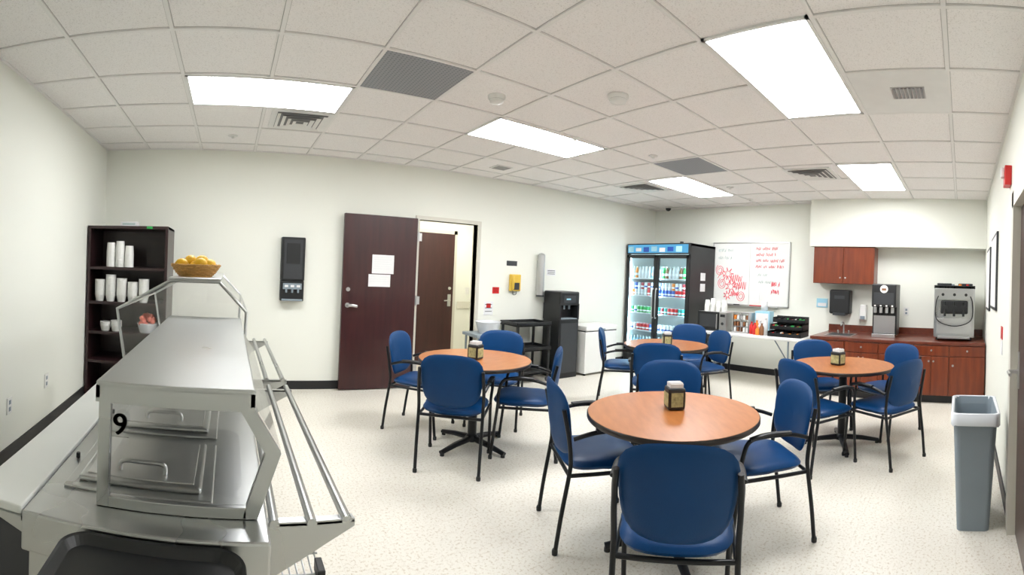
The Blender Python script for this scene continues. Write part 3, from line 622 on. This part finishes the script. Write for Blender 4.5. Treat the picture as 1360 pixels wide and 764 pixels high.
for yy in (ya+.43,ya+.51): b.cyl((x0,yy,1.62),(x0-.02,yy,1.62),.012,'alum')
b.done('upper_cabinet',(6.9,1.77,1.53))
XW=XR-.001
b=MB(); b.box((XR-.2,1.68,1.07),(XW,2.0,1.44),'black',.03,seg=4); b.box((XR-.205,1.74,1.05),(XR-.04,1.94,1.09),'dgray',.004); b.box((XR-.202,1.76,1.3),(XR-.198,1.92,1.35),'dgray'); b.done('paper_towel_dispenser',(XR,1.84,1.07))
b=MB(); b.box((XR-.1,1.44,.98),(XW,1.55,1.22),'white',.02,seg=3); b.box((XR-.11,1.46,1.0),(XR-.08,1.53,1.05),'gray',.004); b.done('soap_dispenser',(XR,1.5,.98))
b=MB(); b.box((XR-.01,2.08,1.15),(XW,2.26,1.29),'cyan'); b.box((XR-.012,2.10,1.17),(XR-.009,2.24,1.22),'paper'); b.done('posted_flyer',(XR,2.17,1.15))
b=MB(); b.box((XR-.008,.80,1.08),(XW,.88,1.20),'white',.002); b.box((XR-.01,.825,1.10),(XR-.007,.855,1.13),'gray'); b.box((XR-.01,.825,1.15),(XR-.007,.855,1.18),'gray'); b.done('wall_outlet',(XR,.84,1.08))
# coffee machine
b=MB(); x0,x1,y0,y1=6.32,6.72,.90,1.24; z=ct+.001
b.box((x0+.10,y0,z+.03),(x1,y1,z+.74),'black',.01); b.box((x0,y0,z+.42),(x0+.11,y1,z+.74),'black',.015); b.box((x0-.003,y0+.03,z+.46),(x0,y1-.03,z+.62),'dgray',.002)
b.lathe([(.055,0),(.055,.004)],(0,0,0),'white',24,Matrix.Translation((x0-.001,(y0+y1)/2,z+.67))@Matrix.Rotation(-math.pi/2,4,'Y')); b.box((x0-.006,(y0+y1)/2-.03,z+.65),(x0-.003,(y0+y1)/2+.03,z+.68),'brown')
b.box((x0+.02,y0+.01,z),(x0+.12,y1-.01,z+.05),'alum',.004); b.box((x0+.09,y0+.02,z+.05),(x0+.101,y1-.02,z+.30),'alum')
for k in range(4):
    yy=y0+.05+.08*k; b.box((x0+.02,yy-.02,z+.34),(x0+.08,yy+.02,z+.42),'alum',.004); b.cyl((x0+.05,yy,z+.31),(x0+.05,yy,z+.34),.008,'black'); b.box((x0-.005,yy-.012,z+.43),(x0,yy+.012,z+.45),'white')
for k in range(10): b.box((x0+.025+k*.009,y0+.02,z+.05),(x0+.029+k*.009,y1-.02,z+.053),'black')
b.done('coffee_machine',(6.5,1.07,z))
# soft-serve machine
b=MB(); x0,x1,y0,y1=6.28,6.82,-.17,.38
b.box((x0+.06,y0,z+.04),(x1,y1,z+.74),'steel',.008); b.box((x0+.06,y0-.004,z+.70),(x1,y1+.004,z+.745),'black',.006); b.box((x0,y0+.01,z+.55),(x0+.062,y1-.01,z+.70),'steel',.006)
b.box((x0+.01,y0+.09,z+.36),(x0+.06,y1-.09,z+.54),'black',.02)
for k in range(3):
    yy=y0+.15+.125*k; b.cyl((x0-.02,yy,z+.44),(x0+.02,yy,z+.44),.038,'black',20); b.cyl((x0-.01,yy,z+.33),(x0-.01,yy,z+.42),.016,'black'); b.tube([(x0-.01,yy,z+.48),(x0-.03,yy,z+.52),(x0-.05,yy,z+.53)],.008,'black')
b.tube(bez([(x0-.01,y0+.06,z+.60),(x0-.03,y0+.03,z+.5),(x0-.02,y0+.05,z+.28),(x0-.03,y0+.27,z+.20),(x0-.02,y1-.05,z+.28),(x0-.03,y1-.03,z+.5),(x0-.01,y1-.06,z+.60)]),.007,'black',8)
b.box((x0-.04,y0+.06,z+.03),(x0+.07,y1-.06,z+.06),'steel',.005); b.box((x0+.05,y0+.04,z+.09),(x0+.058,y1-.04,z+.30),'alum',.003)
for yy in (y0+.12,(y0+y1)/2,y1-.12): b.cyl((x0-.006,yy,z+.62),(x0,yy,z+.62),.02,'black'); 
for yy in (y0+.13,y1-.13): b.box((x0+.15,yy-.1,z+.745),(x0+.4,yy+.1,z+.775),'dgray',.01)
for k,m in enumerate(('red','orange','gray')): b.lathe([(.02,0),(.02,.02)],(x0+.12,y0+.1+.1*k,z+.745),m,12)
for xx in (x0+.1,x1-.05):
    for yy in (y0+.05,y1-.05): b.cyl((xx,yy,z),(xx,yy,z+.05),.018,'black')
b.done('soft_serve_machine',(6.55,.1,z))
# ---------------------------------------------------------------- right wall things + bin
b=MB(); y=YR+.001
b.box((4.35,y,1.30),(5.1,y+.02,2.05),'dgray',.003); b.box((4.38,y+.02,1.33),(5.07,y+.022,2.02),'paper'); b.done('framed_poster',(4.7,y,1.3))
b=MB(); b.box((5.4,y,1.25),(6.05,y+.02,2.0),'dgray',.003); b.box((5.43,y+.02,1.28),(6.02,y+.022,1.97),'paper'); b.done('framed_poster',(5.7,y,1.25))
b=MB(); b.box((3.25,y,2.24),(3.37,y+.05,2.38),'red',.005); b.box((3.28,y+.05,2.30),(3.34,y+.075,2.37),'paper',.005); b.done('fire_alarm_strobe',(3.3,y,2.24))
b=MB(); b.box((3.7,y,1.10),(3.84,y+.006,1.2),'red'); b.box((3.7,y,.98),(3.84,y+.006,1.09),'paper'); b.done('safety_notice',(3.77,y,.98))
b=MB()
def ringrect(hw,hd,z,r): return [(p[0],p[1],z) for p in rr(hw,hd,r,5)]
prof=[(.10,.19,0,.03),(.135,.245,.68,.04),(.15,.26,.69,.045),(.15,.26,.725,.045),(.135,.245,.73,.04),(.125,.235,.68,.035),(.095,.18,.02,.03)]
vs=[];fs=[]
for p in prof: vs+=ringrect(*p)
nn=len(vs)//len(prof)
for j in range(len(prof)-1):
    for i in range(nn): fs.append([j*nn+i,j*nn+(i+1)%nn,(j+1)*nn+(i+1)%nn,(j+1)*nn+i])
fs.append(list(range(nn))[::-1]); fs.append([(len(prof)-1)*nn+i for i in range(nn)])
b.add(vs,fs,'gray')
vs=[];fs=[]  # bin liner
for (hw,hd,z,r) in ((.152,.262,.66,.045),(.153,.263,.732,.046),(.136,.246,.736,.04),(.122,.232,.58,.035)):
    q=ringrect(hw,hd,z,r); vs+=[(a+random.uniform(-.003,.003),c+random.uniform(-.003,.003),d+random.uniform(-.008,.008)*(z<.7)) for a,c,d in q]
for j in range(3):
    for i in range(nn): fs.append([j*nn+i,j*nn+(i+1)%nn,(j+1)*nn+(i+1)%nn,(j+1)*nn+i])
b.add(vs,fs,'tub',True)
place('trash_bin',b.mesh('trash_bin'),3.12,-.10,0,math.pi/2+.0)
# left wall outlets
for (yy,zz) in ((3.0,.40),(3.7,.42)):
    b=MB(); b.box((XL+.001,yy-.04,zz-.06),(XL+.008,yy+.04,zz+.06),'white',.002); b.box((XL+.007,yy-.015,zz-.04),(XL+.01,yy+.015,zz-.01),'gray'); b.box((XL+.007,yy-.015,zz+.01),(XL+.01,yy+.015,zz+.04),'gray'); b.done('wall_outlet',(XL,yy,zz))

# ---------------------------------------------------------------- camera (phone panorama: cylindrical)
F=620.12; K=.9973; CY=363.54; ROLL=-.0427; YAW=-.6056
cam=bpy.data.cameras.new('panorama_camera'); co=bpy.data.objects.new('panorama_camera',cam); COL.objects.link(co)
cam.type='PANO'; cam.panorama_type='CENTRAL_CYLINDRICAL'
cam.central_cylindrical_range_u_min=-680/F; cam.central_cylindrical_range_u_max=680/F
cam.central_cylindrical_range_v_min=-(764-CY)/(F*K); cam.central_cylindrical_range_v_max=CY/(F*K); cam.central_cylindrical_radius=1
cam.clip_start=.01
Rm=Matrix.Rotation(YAW,3,'Z')@Matrix.Rotation(ROLL,3,'Y')
B=Matrix(((1,0,0),(0,0,-1),(0,1,0)))
co.matrix_world=Matrix.Translation((0,0,1.4886))@(Rm@B).to_4x4()
scene.camera=co
w=bpy.data.worlds.new('world'); scene.world=w; w.use_nodes=True; w.node_tree.nodes['Background'].inputs[0].default_value=(.5,.55,.6,1); w.node_tree.nodes['Background'].inputs[1].default_value=.3
